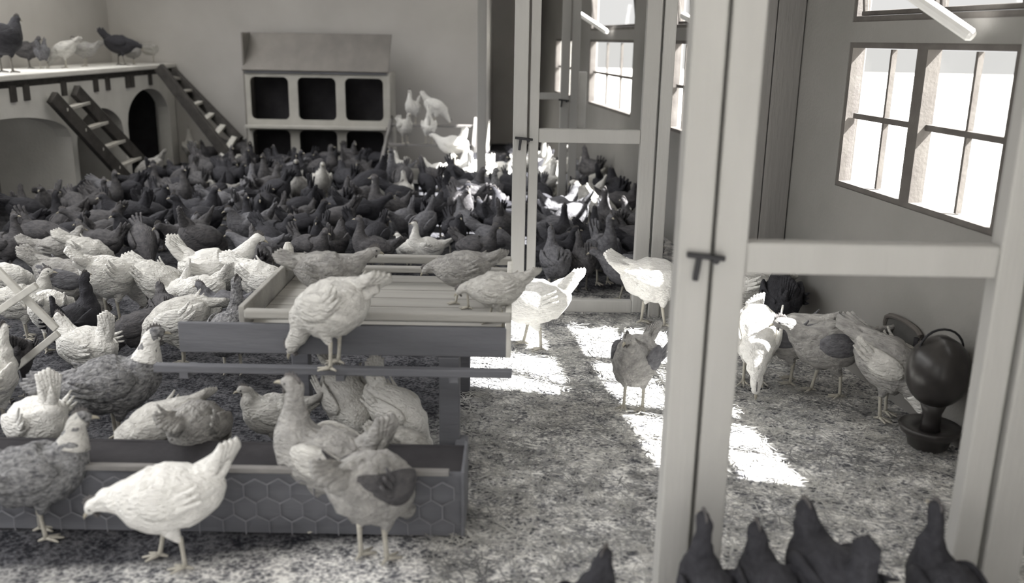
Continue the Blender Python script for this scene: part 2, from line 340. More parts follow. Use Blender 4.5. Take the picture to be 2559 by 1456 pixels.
# second partition
b0, b1 = X_at(1282, 345, P2), X_at(1317, 345, P2)
vpost('door_post', b0, b1, P2, M['post'], 'slim grey post left of the second door, behind the slatted table')
f0, f1 = b1+.012, X_at(1346, 345, P2); g0, g1 = X_at(1600, 345, P2), X_at(1637, 345, P2)
zq1, zq0 = at_y(1480, 322, P2).z, at_y(1480, 357, P2).z
zs1, zs0 = at_y(1480, 747, P2).z, at_y(1480, 778, P2).z
door(2, P2, f0, f1, g0, g1, zq0, zq1, 2.05, zs0, zs1, (1312, 346))
h1 = X_at(1672, 345, P2)
vpost('door_post', g1+.012, h1, P2, M['post'], 'grey post right of the second door')
# boarded section between the second door and the window wall
k0 = X_at(1775, 400, P2); wxx = wallx(P2); nb = 3
for q in range(nb):
    xa = k0+(wxx-k0)*q/nb; xb = k0+(wxx-k0)*(q+1)/nb-.006
    tag(MB().box(xa, xb, P2-.015, P2+.015, -.01, CEIL, .003).build('wall_partition', M['board']), kind='structure')
# third partition
c0, c1 = X_at(1400, 250, P3), X_at(1421, 250, P3)
vpost('door_post', c0, c1, P3, M['post'], 'distant grey post seen through the second door, with a dark latch')
dd = vpost('door_post', c1+.015, X_at(1445, 250, P3), P3, M['post'], 'distant narrow grey door edge right of the latched far post', z1=2.0)
le = empty('t', (0, 0, 0)); le.location = dd.location
l3 = latch(P3, 1411, 250, dd); bpy.data.objects.remove(le)
r0 = tag(MB().box(X_at(1347, 240, P3), c0, P3-.02, P3+.02, at_y(1370, 248, P3).z, at_y(1370, 232, P3).z).build('cross_rail', M['post']), 'short grey rail joined to the distant latched post', 'rail')
pw = MB().box(X_at(1440, 250, P3+.1), X_at(1464, 250, P3+.1), P3+.06, P3+.10, at_y(1450, 320, P3).z, at_y(1450, 180, P3).z, .004).build('open_shutter', M['rod'])
tag(pw, 'small white board standing upright beside the furthest window', 'board')
vpost('partition_post', X_at(1193, 250, P3), X_at(1216, 250, P3), P3, M['post'], 'pale post between the white flock and the second door')
# base sill of the third partition
tag(MB().box(at_z(538, 528).x, at_z(1400, 520).x, P3-.03, P3+.03, -.01, .045, .006).build('sill_rail', M['board']), 'long low wooden sill on the floor under the standing row of hens', 'rail')
# base sill of second partition right of the door
tag(MB().box(h1, wxx, P2-.03, P2+.03, -.01, .13, .006).build('baseboard_partition', M['post']), kind='structure')

# ------------------------------------------------------------------ gallery along the left wall (arched masonry front, timber deck)
GX = -4.2
ga, gb = 5.4, 11.56
arches = [(6.35, 8.78, .60, .86), (8.88, 9.98, .52, .82), (10.10, 11.34, .60, .95)]
def arch_h(y):
    for a, b, sp, cr in arches:
        if a < y < b:
            u = (y-(a+b)/2)/((b-a)/2); return sp+(cr-sp)*math.sqrt(max(0, 1-u*u))
    return -.02
ys = sorted(set([ga, gb]+[a+(b-a)*k/40 for a, b, _, _ in arches for k in range(41)]))
bm = bmesh.new(); T = .14; HT = 1.10
def colm(y, zb): return [bm.verts.new((GX, y, zb)), bm.verts.new((GX-T, y, zb)), bm.verts.new((GX-T, y, HT)), bm.verts.new((GX, y, HT))]
for ya_, yb_ in zip(ys, ys[1:]):
    mid = arch_h((ya_+yb_)/2)
    za = arch_h(ya_+1e-5) if mid > 0 else -.02; zb = arch_h(yb_-1e-5) if mid > 0 else -.02
    A = colm(ya_, za); B = colm(yb_, zb)
    for k in range(4): bm.faces.new((A[k], A[(k+1) % 4], B[(k+1) % 4], B[k]))
    bm.faces.new(A[::-1]); bm.faces.new(B)
bmesh.ops.remove_doubles(bm, verts=bm.verts, dist=1e-4); bmesh.ops.recalc_face_normals(bm, faces=bm.faces)
me = bpy.data.meshes.new('gallery_front'); bm.to_mesh(me); bm.free()
gal = tag(empty('roost_gallery', (GX-.3, (ga+gb)/2, 0)), 'whitewashed roosting gallery on three arches along the left wall', 'gallery')
def putg(mb_, name, m):
    me_ = mb_ if isinstance(mb_, bpy.types.Mesh) else mb_.mesh(name)
    me_.transform(Matrix.Translation(-gal.location)); return link(name, me_, m, gal)
putg(me, 'arched_front', M['whitewash'])
putg(MB().box(XL+.01, GX+.04, ga, gb+.02, 1.16, 1.21, .01), 'deck', M['whitewash'])
putg(MB().box(GX-.10, GX-.02, ga, gb+.02, 1.10, 1.16), 'bearer', M['ladder'])
for px in (28, 62, 157, 238, 268, 318, 330, 375):
    yj = at_x(px, 210, GX).y; putg(MB().box(GX-.12, GX+.018, yj-.045, yj+.045, .985, 1.12, .004), 'joist_end', M['ladder'])
for y_ in (8.83, 10.04): putg(MB().box(XL+.01, GX-T, y_-.04, y_+.04, -.02, 1.1), 'cross_wall', M['whitewash'])
putg(MB().box(XL+.01, GX-T, gb-.12, gb-.0, -.02, 1.1), 'cross_wall', M['whitewash'])
db = putg(MB().box(XL+.01, XL+.03, 10.09, 11.44, 0, 1.1), 'painted_passage_dark', M['dark']); db['label'] = 'painted dark of the unlit passage'  # unlit passage behind the third arch, painted as near-black panels
putg(MB().box(XL+.012, GX-T-.06, 10.085, 10.10, 0, 1.1), 'painted_passage_side', M['dark']); putg(MB().box(XL+.012, GX-T-.06, 11.40, 11.43, 0, 1.1), 'painted_passage_side', M['dark'])
putg(MB().box(XL+.012, GX-T-.02, 10.10, 11.40, 1.06, 1.08), 'painted_passage_side', M['dark'])
# ladders
def ladder(label, A, B, C, D, nr):
    """rail A->B (top, foot) and rail C->D"""
    t = tag(empty('ladder', B), label, 'ladder', 'plank ladders up to the gallery'); off = Vector(B)
    def put(mb_, name, m): me_ = mb_.mesh(name); me_.transform(Matrix.Translation(-off)); return link(name, me_, m, t)
    put(MB().beam(A, B, .06, .12), 'rail', M['ladder']); put(MB().beam(C, D, .06, .12), 'rail', M['ladder'])
    for k in range(nr):
        f = (k+.6)/nr; p = A.lerp(B, f); q = C.lerp(D, f); put(MB().beam(p, q, .075, .03), 'rung', M['rung'])
ladder('leaning ladder with a narrow foot in front of the big left arch', at_x(128, 240, -4.12), at_z(470, 575, .02)+Vector((-.35, .6, 0)), at_x(188, 222, -4.12), at_z(395, 445, .05), 7) if 0 else None
A = at_x(130, 242, -4.13); B = at_z(345, 478, 0); C = at_x(188, 226, -4.13); D = at_z(398, 450, 0)
ladder('leaning ladder in front of the big left arch', A, B, C, D, 5)
A = at_x(398, 168, -4.1); B = at_z(588, 395, 0); C = at_x(432, 180, -4.1); D = at_z(640, 388, 0)
B = at_y(575, 395, 10.6); B.z = max(B.z, .02); D = at_y(600, 352, 10.9)
ladder('leaning ladder with pale rungs at the far end of the gallery', A, B, C, D, 6)

# ------------------------------------------------------------------ nest cabinet on the far wall
CY = 10.8
cx0, cx1 = X_at(612, 190, CY), X_at(968, 190, CY); zt = at_y(790, 185, CY).z; ztop = at_y(790, 84, CY+.3).z
nest = tag(empty('nest_cabinet', ((cx0+cx1)/2, CY, 0)), 'wide nest cabinet with a sloping board top and six dark rounded openings', 'nest box')
def putn(mb_, name, m):
    me_ = mb_ if isinstance(mb_, bpy.types.Mesh) else mb_.mesh(name); me_.transform(Matrix.Translation(-nest.location)); return link(name, me_, m, nest)
wN = cx1-cx0; cw = wN/3; rows = [(zt-.52, zt-.02), (zt-1.06, zt-.62)]
# face frame with rounded holes
def rrect(x0, x1, z0, z1, r, n=6):
    pts = []
    for cx, cz, a in ((x1-r, z0+r, -90), (x1-r, z1-r, 0), (x0+r, z1-r, 90), (x0+r, z0+r, 180)):
        for k in range(n+1): pts.append((cx+r*math.cos(R(a+90*k/n)), cz+r*math.sin(R(a+90*k/n))))
    return pts
def holed_panel(x0, x1, z0, z1, hx0, hx1, hz0, hz1, r, y, th):
    bm_ = bmesh.new(); inn_ = rrect(hx0, hx1, hz0, hz1, r); cx, cz = (x0+x1)/2, (z0+z1)/2; V0 = []; V1 = []
    for (px, pz) in inn_:
        dx, dz = px-cx, pz-cz; s_ = min((x1-cx)/abs(dx) if abs(dx) > 1e-6 else 1e9, (z1-cz)/abs(dz) if abs(dz) > 1e-6 else 1e9)
        V0.append((bm_.verts.new((px, y, pz)), bm_.verts.new((cx+dx*s_, y, cz+dz*s_))))
        V1.append(bm_.verts.new((px, y+th, pz)))
    n_ = len(inn_)
    for k in range(n_):
        a, b = V0[k], V0[(k+1) % n_]; bm_.faces.new((a[0], b[0], b[1], a[1])); bm_.faces.new((a[0], b[0], V1[(k+1) % n_], V1[k]))
    # corner fills
    for sx, sz in ((x0, z0), (x1, z0), (x1, z1), (x0, z1)):
        best = sorted(range(n_), key=lambda k: (V0[k][1].co.x-sx)**2+(V0[k][1].co.z-sz)**2)[:2]
        if abs(V0[best[0]][1].co.x-sx)+abs(V0[best[0]][1].co.z-sz) > 1e-4:
            c_ = bm_.verts.new((sx, y, sz)); bm_.faces.new((V0[best[0]][1], V0[best[1]][1], c_))
    m_ = bpy.data.meshes.new('p'); bm_.to_mesh(m_); bm_.free(); return m_
for (z0, z1) in rows:
    for k in range(3):
        xa, xb = cx0+k*cw, cx0+(k+1)*cw
        putn(holed_panel(xa, xb, z0-.05, z1+.05, xa+.055, xb-.05, z0, z1-.02, .06, CY, .03), 'nest_front', M['cabframe'])
putn(MB().box(cx0-.02, cx0, CY, CY+.5, 0, ztop, .004), 'side', M['cab']); putn(MB().box(cx1, cx1+.03, CY-.01, CY+.5, 0, zt+.03, .004), 'side', M['cabframe'])
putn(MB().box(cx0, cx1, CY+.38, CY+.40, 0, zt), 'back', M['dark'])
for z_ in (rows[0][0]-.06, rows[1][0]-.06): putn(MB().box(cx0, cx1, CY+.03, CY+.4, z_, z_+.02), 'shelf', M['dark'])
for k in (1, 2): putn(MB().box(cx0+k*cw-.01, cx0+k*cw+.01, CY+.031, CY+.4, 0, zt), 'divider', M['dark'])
putn(MB().box(cx0, cx1, CY-.14, CY-.0, rows[0][0]-.095, rows[0][0]-.06, .006), 'landing_board', M['cabframe'])
sl = MB(); sl.beam(Vector(((cx0+cx1)/2, CY-.03, zt+.03)), Vector(((cx0+cx1)/2, CY+.32, ztop)), wN+.04, .022)
putn(sl, 'sloping_top', M['cab'])
putn(MB().box(cx0, cx1, CY-.02, CY, zt+.0, zt+.035, .004), 'top_rail', M['darkwood'])

# ------------------------------------------------------------------ slatted feeding table in the middle
TZ, TY0, TY1 = .60, 3.14, 4.04; tx1 = 0.0; tx0 = -.955
tab = tag(empty('feeding_table', ((tx0+tx1)/2, (TY0+TY1)/2, 0)), 'long slatted feeding table with a dark front board, in the middle of the pen', 'table')
def putt(mb_, name, m): me_ = mb_.mesh(name); me_.transform(Matrix.Translation(-tab.location)); return link(name, me_, m, tab)
putt(MB().box(tx0-.24, tx1, TY0, TY0+.02, .452, .565, .004), 'front_board', M['darkwood'])
putt(MB().box(tx0, tx1, TY0-.005, TY0+.035, .585, .615, .006), 'front_rail', M['table'])
putt(MB().box(tx0, tx1, TY0+.05, TY0+.09, .565, .585, .006), 'inner_rail', M['table'])
putt(MB().box(tx0-.05, tx1-.005, TY1-.04, TY1, .585, .62, .006), 'back_rail', M['table'])
putt(MB().box(tx0-.05, tx1-.005, TY1-.17, TY1-.13, .575, .60, .006), 'back_rail', M['table'])
putt(MB().box(tx1-.022, tx1, TY0, TY1, .45, .605, .004), 'end_board', M['slat'])
putt(MB().box(tx0-.05, tx0-.028, TY0+.1, TY1, .45, .60, .004), 'end_board', M['table'])
bp = MB()
for k in range(7): yy = TY0+.02+k*.127; bp.box(tx0-.02, tx1-.024, yy, yy+.118, .50, .522, .004)
putt(bp, 'slatted_bed', M['table'])
putt(MB().tube([(tx0-.05, TY1-.02, .56), (tx0-.05, TY1-.02, .645), (tx0-.05, TY1-.02, .67)], [.022, .024, .012], 10), 'corner_knob', M['slat'])
putt(MB().beam((tx0-.3, TY0-.085, .425), (tx1+.005, TY0-.085, .425), .035, .028), 'perch_rail', M['darkwood'])
for xx in (-1.15, -.60, -.2): putt(MB().box(xx-.015, xx+.015, TY0-.1, TY0+.01, .39, .412), 'bracket', M['darkwood'])
for xx, yy in ((-.22, TY0+.0), (-.91, TY0+.62), (-.22, TY1-.1)):
    putt(MB().box(xx-.04, xx+.035, yy, yy+.06, -.01, .45, .005), 'leg', M['darkwood'])
putt(MB().box(-1.2, -.2, TY0-.04, TY0+.0, .02, .085, .005), 'stretcher', M['darkwood'])
putt(MB().box(-.2, -.155, TY0-.07, TY0+.05, 0.0, .13, .008), 'foot', M['darkwood'])

# ------------------------------------------------------------------ low wire-fronted crate in front
QX0, QX1, QY, QH = -1.75, -.14, 2.66, .235
cr = tag(empty('wire_fronted_crate', ((QX0+QX1)/2, QY, 0)), 'long low dark crate fronted with hexagonal chicken wire, behind the front hens', 'crate')
def putc(mb_, name, m): me_ = mb_.mesh(name); me_.transform(Matrix.Translation(-cr.location)); return link(name, me_, m, cr)
putc(MB().box(QX0, QX1-.01, QY+.015, QY+.04, .0, QH-.015, .003), 'panel', M['darkwood'])
putc(MB().box(QX0, QX1-.01, QY+.04, QY+.22, QH-.035, QH-.016, .003), 'lid', M['dark'])
putc(MB().box(QX0, QX1-.01, QY+.22, QY+.24, .0, QH-.015, .003), 'panel', M['dark'])
putc(MB().box(QX1-.012, QX1, QY, QY+.24, .0, QH, .004), 'end_board', M['darkwood'])
putc(MB().box(QX0, QX1-.05, QY-.004, QY+.022, QH-.014, QH+.004, .003), 'top_rail', M['board'])
hx = MB(); s_ = .043
for iy in range(4):
    for ix in range(22):
        cx = QX0+.05+ix*s_*1.732+(iy % 2)*s_*.866; cz = .03+iy*s_*1.5
        P_ = [Vector((cx+s_*math.sin(R(60*k)), QY-.002+.004*math.sin(ix*3.1+k), cz+s_*math.cos(R(60*k)))) for k in range(4)]
        for p_, q_ in zip(P_, P_[1:]):
            if max(p_.x, q_.x) < QX1-.02 and max(p_.z, q_.z) < QH and min(p_.z, q_.z) > .0: hx.tube([p_, q_], .0022, 5)
putc(hx, 'hexagonal_wire', M['wire'])

# ------------------------------------------------------------------ crossed slats at the left edge
SY = 3.7
tre = tag(empty('folding_trestle', at_y(20, 935, SY)), 'zigzag of pale crossed slats at the left edge of the picture', 'trestle')
tre.location.z = 0
def puts(mb_, name, m): me_ = mb_.mesh(name); me_.transform(Matrix.Translation(-tre.location)); return link(name, me_, m, tre)
for (a, b, dy) in (((-140, 540), (142, 822), 0), ((-60, 815), (92, 712), -.03), ((16, 938), (146, 832), -.03)):
    puts(MB().beam(at_y(*a, SY+dy), at_y(*b, SY+dy), .022, .030, .004), 'slat', M['slat'])
pz = at_y(16, 938, SY-.03); puts(MB().tube([at_y(48, 925, SY-.05), at_y(62, 975, SY-.06), at_z(76, 1020, .005)], .004, 6), 'wire_stay', M['wire'])
puts(MB().beam(at_y(-140, 540, SY), Vector((at_y(-140, 540, SY).x-.05, SY, 0)), .03, .03), 'leg', M['slat'])

# ------------------------------------------------------------------ drinker by the window wall
dp = at_z(2362, 1118, 0); dp.x = min(dp.x, wallx(dp.y)-.128)
dr = tag(empty('poultry_drinker', (dp.x, dp.y, 0)), 'dark round drinker on a pedestal dish beside the window wall', 'drinker')
def putd(mb_, name, m, sm=True): me_ = mb_.mesh(name); return link(name, me_, m, dr, sm)
putd(MB().lathe([(.06, 0), (.075, .012), (.085, .05), (.112, .072), (.120, .095), (.113, .10), (.06, .082), (.04, .08)]), 'dish', M['enamel'])
putd(MB().lathe([(.042, .075), (.036, .11), (.036, .15), (.05, .19), (.04, .20)]), 'neck', M['enamel'])
rb = .122
putd(MB().lathe([(.03, .18)]+[(rb*math.sin(R(a)), .325-.145*math.cos(R(a))) for a in range(18, 168, 10)]+[(.02, .472)]), 'vessel', M['enamel'])
hd = [(.085*math.cos(R(a)), 0, .415+.085*math.sin(R(a))) for a in range(0, 181, 15)]
putd(MB().tube(hd, .005, 6, False), 'handle', M['iron'])

# pale tray and stepped perch near the far white hens
tz = at_y(1038, 458, 9.3)
tr_ = tag(empty('feed_tray', (tz.x, 9.3, 0)), 'small white-rimmed tray box among the white hens by the nest cabinet', 'tray')
def putr(mb_, name, m): return link(name, mb_.mesh(name), m, tr_)
hz = tz.z
f_ = MB(); f_.box(-.10, .10, -.01, .01, hz, hz+.035); f_.box(.085, .105, -.01, .01, hz, hz+.17); putr(f_, 'rim', M['rod'])
putr(MB().box(-.09, .09, .012, .03, hz, hz+.15), 'panel', M['cabframe']); putr(MB().box(-.09, .09, .03, .2, hz, hz+.02), 'tray_floor', M['cab'])
putr(MB().box(-.03, .03, .05, .1, 0, hz), 'pedestal', M['darkwood'])
st = tag(empty('stepped_perch', (-.95, 10.2, 0)), 'stepped wooden perch stand carrying white hens beside the nest cabinet', 'perch')
for z_, y_ in ((.60, .55), (.42, .15), (.24, -.25)): link('rung', MB().box(-.5, .5, y_-.02, y_+.02, z_-.03, z_, .005).mesh('rung'), M['board'], st)
for x_ in (-.49, .49): link('side_rail', MB().beam((x_, .68, .66), (x_, -.75, .015), .03, .05).mesh('side_rail'), M['board'], st); link('leg', MB().beam((x_, .6, 0), (x_, .6, .62), .04, .04).mesh('leg'), M['board'], st)

# ------------------------------------------------------------------ loose straw on the litter
def straw(n, xr, yr, seed):
    r = np.random.default_rng(seed); V = np.zeros((n*6, 3)); 
    x = r.uniform(*xr, n); y = r.uniform(*yr, n); a = r.uniform(0, math.pi, n); a = np.where(r.random(n) < .5, a, r.normal(-.45, .45, n))
    ln = r.uniform(.018, .06, n); wd_ = r.uniform(.0012, .0030, n); z = r.uniform(.002, .012, n); ben = r.uniform(-.3, .3, n); lift = r.uniform(0, .012, n)
    keep = x < wallx(y)-.06; 
    for s, f in enumerate((-1, 0, 1)):
        cx = x+np.cos(a)*ln*f+np.sin(a)*ben*ln*(f*f); cy = y+np.sin(a)*ln*f-np.cos(a)*ben*ln*(f*f); cz = z+lift*f*.5+.001
        for t, sg in enumerate((-1, 1)):
            V[np.arange(n)*6+s*2+t] = np.stack([cx-np.sin(a)*wd_*sg, cy+np.cos(a)*wd_*sg, np.maximum(cz, .001)], 1)
    idx = np.nonzero(keep)[0]; F = []
    V = V.reshape(n, 6, 3)[idx].reshape(-1, 3)
    for k in range(len(idx)): b = k*6; F += [(b, b+1, b+3, b+2), (b+2, b+3, b+5, b+4)]
    me = bpy.data.meshes.new('loose_straw'); me.from_pydata(V.tolist(), [], F); me.update()
    return tag(link('loose_straw', me, M['straw']), 'short loose straw scattered over the floor litter', 'straw', kind='stuff')
straw(9000, (-.25, 2.0), (2.0, 5.2), 3)

# ------------------------------------------------------------------ hens
def crom(P, t):
    n = len(P)-1; i = min(int(t*n), n-1); u = t*n-i
    p0, p1, p2, p3 = P[max(i-1, 0)], P[i], P[i+1], P[min(i+2, n)]
    return .5*((2*p1)+(-p0+p2)*u+(2*p0-5*p1+4*p2-p3)*u*u+(-p0+3*p1-3*p2+p3)*u**3)
def loft(secs, rings=30, seg=14, rough=.004, seed=0):
    """secs: (x, y, z, half width, half height)"""
    S = [np.array(s, float) for s in secs]; pts = [crom(S, k/(rings-1)) for k in range(rings)]
    V = []; F = []
    for k, p in enumerate(pts):
        d = (pts[min(k+1, rings-1)]-pts[max(k-1, 0)])[:3]; d = d/np.linalg.norm(d)
        side = np.array([-d[1], d[0], 0.]); nrm = np.linalg.norm(side)
        side = side/nrm if nrm > .15 else np.array([0, 1., 0])
        if side[1] < 0: side = -side
        up = np.cross(d, side); up = up if nrm > .15 else up
        for j in range(seg):
            a = 2*math.pi*j/seg; c = p[:3]+side*math.cos(a)*max(p[3], .002)+up*math.sin(a)*max(p[4], .002)
            nv = mn.noise(Vector((c[0]*28+seed*7, c[1]*28, c[2]*28))); c = c+(side*math.cos(a)+up*math.sin(a))*nv*rough*min(1, p[3]/.03)
            V.append(c)
    for k in range(rings-1):
        for j in range(seg): a = k*seg+j; b = k*seg+(j+1) % seg; F.append((a, b, b+seg, a+seg))
    F.append(tuple(range(seg))[::-1]); F.append(tuple(range((rings-1)*seg, rings*seg)))
    return V, F
def mk(parts, name):
    V = []; F = []
    for v, f in parts: o = len(V); V += [tuple(map(float, q)) for q in v]; F += [tuple(i+o for i in q) for q in f]
    me = bpy.data.meshes.new(name); me.from_pydata(V, [], F); me.update()
    bm_ = bmesh.new(); bm_.from_mesh(me); bmesh.ops.recalc_face_normals(bm_, faces=bm_.faces); bm_.to_mesh(me); bm_.free()
    for p in me.polygons: p.use_smooth = True
    return me
# neck paths: offsets from the neck root; each ends in a head. (x, y, z, w, h)
BODY = [(-.158, 0, .268, .014, .016), (-.142, 0, .254, .048, .050), (-.090, 0, .230, .078, .088), (-.02, 0, .218, .090, .102), (.045, 0, .218, .086, .099)]
NECK = {
 'stand': [(.092, 0, .242, .066, .078), (.122, 0, .285, .043, .050), (.138, 0, .330, .028, .033), (.150, 0, .362, .024, .025), (.168, 0, .376, .023, .024), (.186, 0, .374, .016, .016), (.194, 0, .371, .007, .008)],
 'alert': [(.090, 0, .250, .064, .078), (.112, 0, .300, .040, .048), (.118, 0, .355, .026, .030), (.124, 0, .395, .023, .024), (.142, 0, .412, .022, .023), (.160, 0, .410, .016, .016), (.168, 0, .407, .007, .008)],
 'walk': [(.095, 0, .238, .064, .074), (.135, 0, .268, .042, .047), (.170, 0, .298, .029, .032), (.198, 0, .318, .024, .025), (.218, 0, .324, .023, .023), (.236, 0, .318, .016, .015), (.244, 0, .315, .007, .008)],
 'reach': [(.095, 0, .245, .064, .074), (.135, 0, .285, .043, .048), (.168, 0, .328, .030, .034), (.195, 0, .362, .025, .026), (.216, 0, .374, .023, .023), (.234, 0, .366, .016, .015), (.241, 0, .360, .007, .008)],
 'low': [(.095, 0, .228, .070, .074), (.130, 0, .236, .050, .052), (.160, 0, .238, .036, .036), (.184, 0, .232, .028, .027), (.203, 0, .222, .023, .022), (.218, 0, .210, .015, .014), (.225, 0, .204, .007, .007)],
 'peck': [(.092, 0, .218, .066, .074), (.135, 0, .192, .045, .050), (.172, 0, .166, .030, .034), (.203, 0, .147, .024, .026), (.220, 0, .135, .022, .023), (.235, 0, .122, .015, .016), (.241, 0, .116, .006, .007)],
 'preen': [(.088, 0, .245, .062, .075), (.105, .012, .295, .042, .047), (.100, .035, .330, .030, .031), (.070, .055, .345, .026, .025), (.045, .068, .338, .023, .023), (.028, .076, .325, .015, .015), (.022, .080, .318, .006, .007)],
 'hunch': [(.085, 0, .245, .068, .078), (.108, 0, .275, .050, .054), (.122, 0, .305, .036, .038), (.134, 0, .328, .028, .027), (.150, 0, .338, .024, .023), (.166, 0, .333, .016, .016), (.174, 0, .329, .007, .008)],
}
PITCH = {'reach': 0, 'peck': 24, 'low': 6, 'walk': 2, 'hunch': -4, 'alert': -12, 'stand': -5, 'preen': -4}
def pitched(pose, vf):
    a = R(PITCH[pose]); c, s_ = math.cos(a), math.sin(a); V, F = vf; O = []
    for v in V:
        x, y, z = v[0], v[1], v[2]-.19; O.append((x*c+z*s_, y, -x*s_+z*c+.19))
    return O, F
TAILA = {'reach': 48, 'stand': 52, 'alert': 58, 'walk': 44, 'low': 38, 'peck': 30, 'preen': 30, 'hunch': 20}
def blade(root, ang, yaw, L, W, th, n=7):
    """flat feather: root point, elevation angle towards the back"""
    d = Vector((-math.cos(ang)*math.cos(yaw), math.cos(ang)*math.sin(yaw), math.sin(ang))); u = Vector((-math.sin(ang), 0, -math.cos(ang))); s = Vector((0, 1, 0))
    V = []; F = []; m = 6
    for k in range(n):
        f = k/(n-1); wv = W*(.62+.38*math.sin(math.pi*min(f*1.1, 1)))*(1-.5*f*f); c = Vector(root)+d*L*f-u*.02*f*f
        for j in range(m): a = 2*math.pi*j/m; V.append(c+u*math.cos(a)*wv+s*math.sin(a)*th)
    for k in range(n-1):
        for j in range(m): a = k*m+j; b = k*m+(j+1) % m; F.append((a, b, b+m, a+m))
    F.append(tuple(range(m))[::-1]); F.append(tuple(range((n-1)*m, n*m))); return V, F
CACHE = {}
def geo(pose, tail, lod):
    key = (pose, tail, lod)
    if key in CACHE: return CACHE[key]
    hi = lod == 2; G = {}
    neck = NECK[pose]; secs = BODY+neck; sd_ = len(CACHE)
    G['body'] = loft(secs, 44 if hi else 26, 20 if hi else 12, .012 if hi else .006, sd_)
    ta = R(TAILA[pose] if tail is None else tail-PITCH[pose]); tb = []
    for k in range(7 if hi else 4):
        f = k/(6 if hi else 3)-.5; tb.append(blade((-.115, f*.03, .258), ta+f*.34, f*.30, .165-.05*abs(f), .027, .008))
    tb.append(loft([(-.10, 0, .25, .05, .05), (-.10-.06*math.cos(ta), 0, .25+.06*math.sin(ta), .024, .044), (-.10-.12*math.cos(ta), 0, .25+.12*math.sin(ta), .008, .022)], 8, 10, .002))
    G['tail'] = tb
    wg = []
    for s in (-1, 1):
        w1 = loft([(.075, s*.070, .245, .010, .018), (.04, s*.084, .245, .013, .046), (-.02, s*.087, .238, .014, .052), (-.08, s*.076, .238, .012, .036), (-.135, s*.050, .245, .008, .018), (-.155, s*.042, .248, .004, .008)], 16 if hi else 8, 10 if hi else 6, .004, 3)
        wg.append([w1]+([blade((-.02, s*.086, .215+.014*q), R(4+5*q), s*.16, .115, .013, .005) for q in range(3)] if hi else []))
    G['wing'] = wg
    st = {'walk': .045, 'stand': .012, 'low': .045}.get(pose, .008); lg = []
    for s, dx in ((-1, st), (1, -st)):
        y = s*.038
        th_ = loft([(.0+dx*.2, y, .185, .036, .045), (.008+dx*.4, y, .145, .029, .034), (.002+dx*.6, y, .112, .016, .018), (-.006+dx*.7, y, .098, .009, .009)], 10, 10, .003)
        sh = loft([(-.006+dx*.7, y, .108, .0085, .0085), (-.004+dx*.85, y, .06, .0065, .0065), (.0+dx, y, .012, .0075, .0075)], 6, 8, 0)
        f0 = (dx, y, .010); toes = []
        for a, L in ((0, .052), (34, .045), (-34, .045), (180, .024)):
            c, s2 = math.cos(R(a)), math.sin(R(a)); toes.append(loft([(f0[0], y, .012, .007, .007), (f0[0]+c*L*.6, y+s2*L*.6, .007, .0048, .005), (f0[0]+c*L, y+s2*L, .004, .003, .003)], 4, 6, 0))
        lg.append(([th_], [sh]+toes))
    G['leg'] = lg
    h = np.array(neck[-3][:3], float); h2 = np.array(neck[-2][:3], float); hd_ = (h2-h); hd_ /= np.linalg.norm(hd_); tip = np.array(neck[-1][:3], float)
    side = np.cross(hd_, [0, 0, 1.]); side = side/np.linalg.norm(side) if np.linalg.norm(side) > .2 else np.array([0, 1., 0]); up = np.cross(side, hd_)
    if up[2] < -.1: up = -up
    hc = np.array(neck[-4][:3], float)
    b0 = tip-hd_*.006; b1 = tip+hd_*.012-up*.001; b2 = tip+hd_*.022-up*.006
    G['beak'] = [loft([(*b0, .007, .008), (*b1, .005, .005), (*b2, .0015, .0015)], 5, 8, 0)]
    # comb: serrated crest
    top = h+up*.020; cv = []; cf = []; n = 11; bs = -hd_
    for k in range(n):
        f = k/(n-1); base = top+hd_*(.018-.050*f)-up*(.004+.010*f*f); hgt = (.010+.016*math.sin(math.pi*f)**.8)*(1.0 if k % 2 else .55)
        for ss in (-.0028, .0028): cv.append(base+side*ss-up*.004); cv.append(base+side*ss*.5+up*hgt)
    for k in range(n-1): a = k*4; cf += [(a, a+4, a+5, a+1), (a+2, a+3, a+7, a+6), (a+1, a+5, a+7, a+3), (a, a+2, a+6, a+4)]
    cf += [(0, 1, 3, 2), (n*4-4, n*4-2, n*4-1, n*4-3)]
    G['comb'] = [(cv, cf)]
    wt = []
    for s in (-1, 1): c = h2-up*.012+side*s*.006-hd_*.004; wt.append(loft([(*c, .003, .003), (*(c-up*.010), .0065, .005), (*(c-up*.020), .003, .003)], 6, 8, 0))
    G['wattle'] = wt
    ey = []
    for s in (-1, 1): c = h+hd_*.006+side*s*.0195+up*.004; ey.append(loft([(*(c-hd_*.0042), .001, .001), (*c, .0035, .0042), (*(c+hd_*.0042), .001, .001)], 5, 8, 0))
    G['eye'] = ey
    for k_ in ('body', 'tail', 'beak', 'comb', 'wattle', 'eye'):
        G[k_] = pitched(pose, G[k_]) if k_ == 'body' else [pitched(pose, p) for p in G[k_]]
    G['wing'] = [[pitched(pose, p) for p in ps] for ps in G['wing']]
    CACHE[key] = G; return G
MC = {}
def mesh_of(key, parts, m, extra=None):
    k = (key, m.name, tuple(e[1].name for e in extra) if extra else None)
    if k in MC: return MC[k]
    allp = list(parts)+([p for ps, _ in extra for p in ps] if extra else [])
    me = mk(allp, key[0] if isinstance(key, tuple) else key); me.materials.append(m)
    if extra:
        nf = sum(len(f) for _, f in parts); k0 = nf; idx = [0]*len(me.polygons)
        for i, (ps, em) in enumerate(extra):
            me.materials.append(em); c = sum(len(f) for _, f in ps)
            for q in range(k0, k0+c): idx[q] = i+1
            k0 += c
        me.polygons.foreach_set('material_index', idx)
    MC[k] = me; return me
PLACED = []
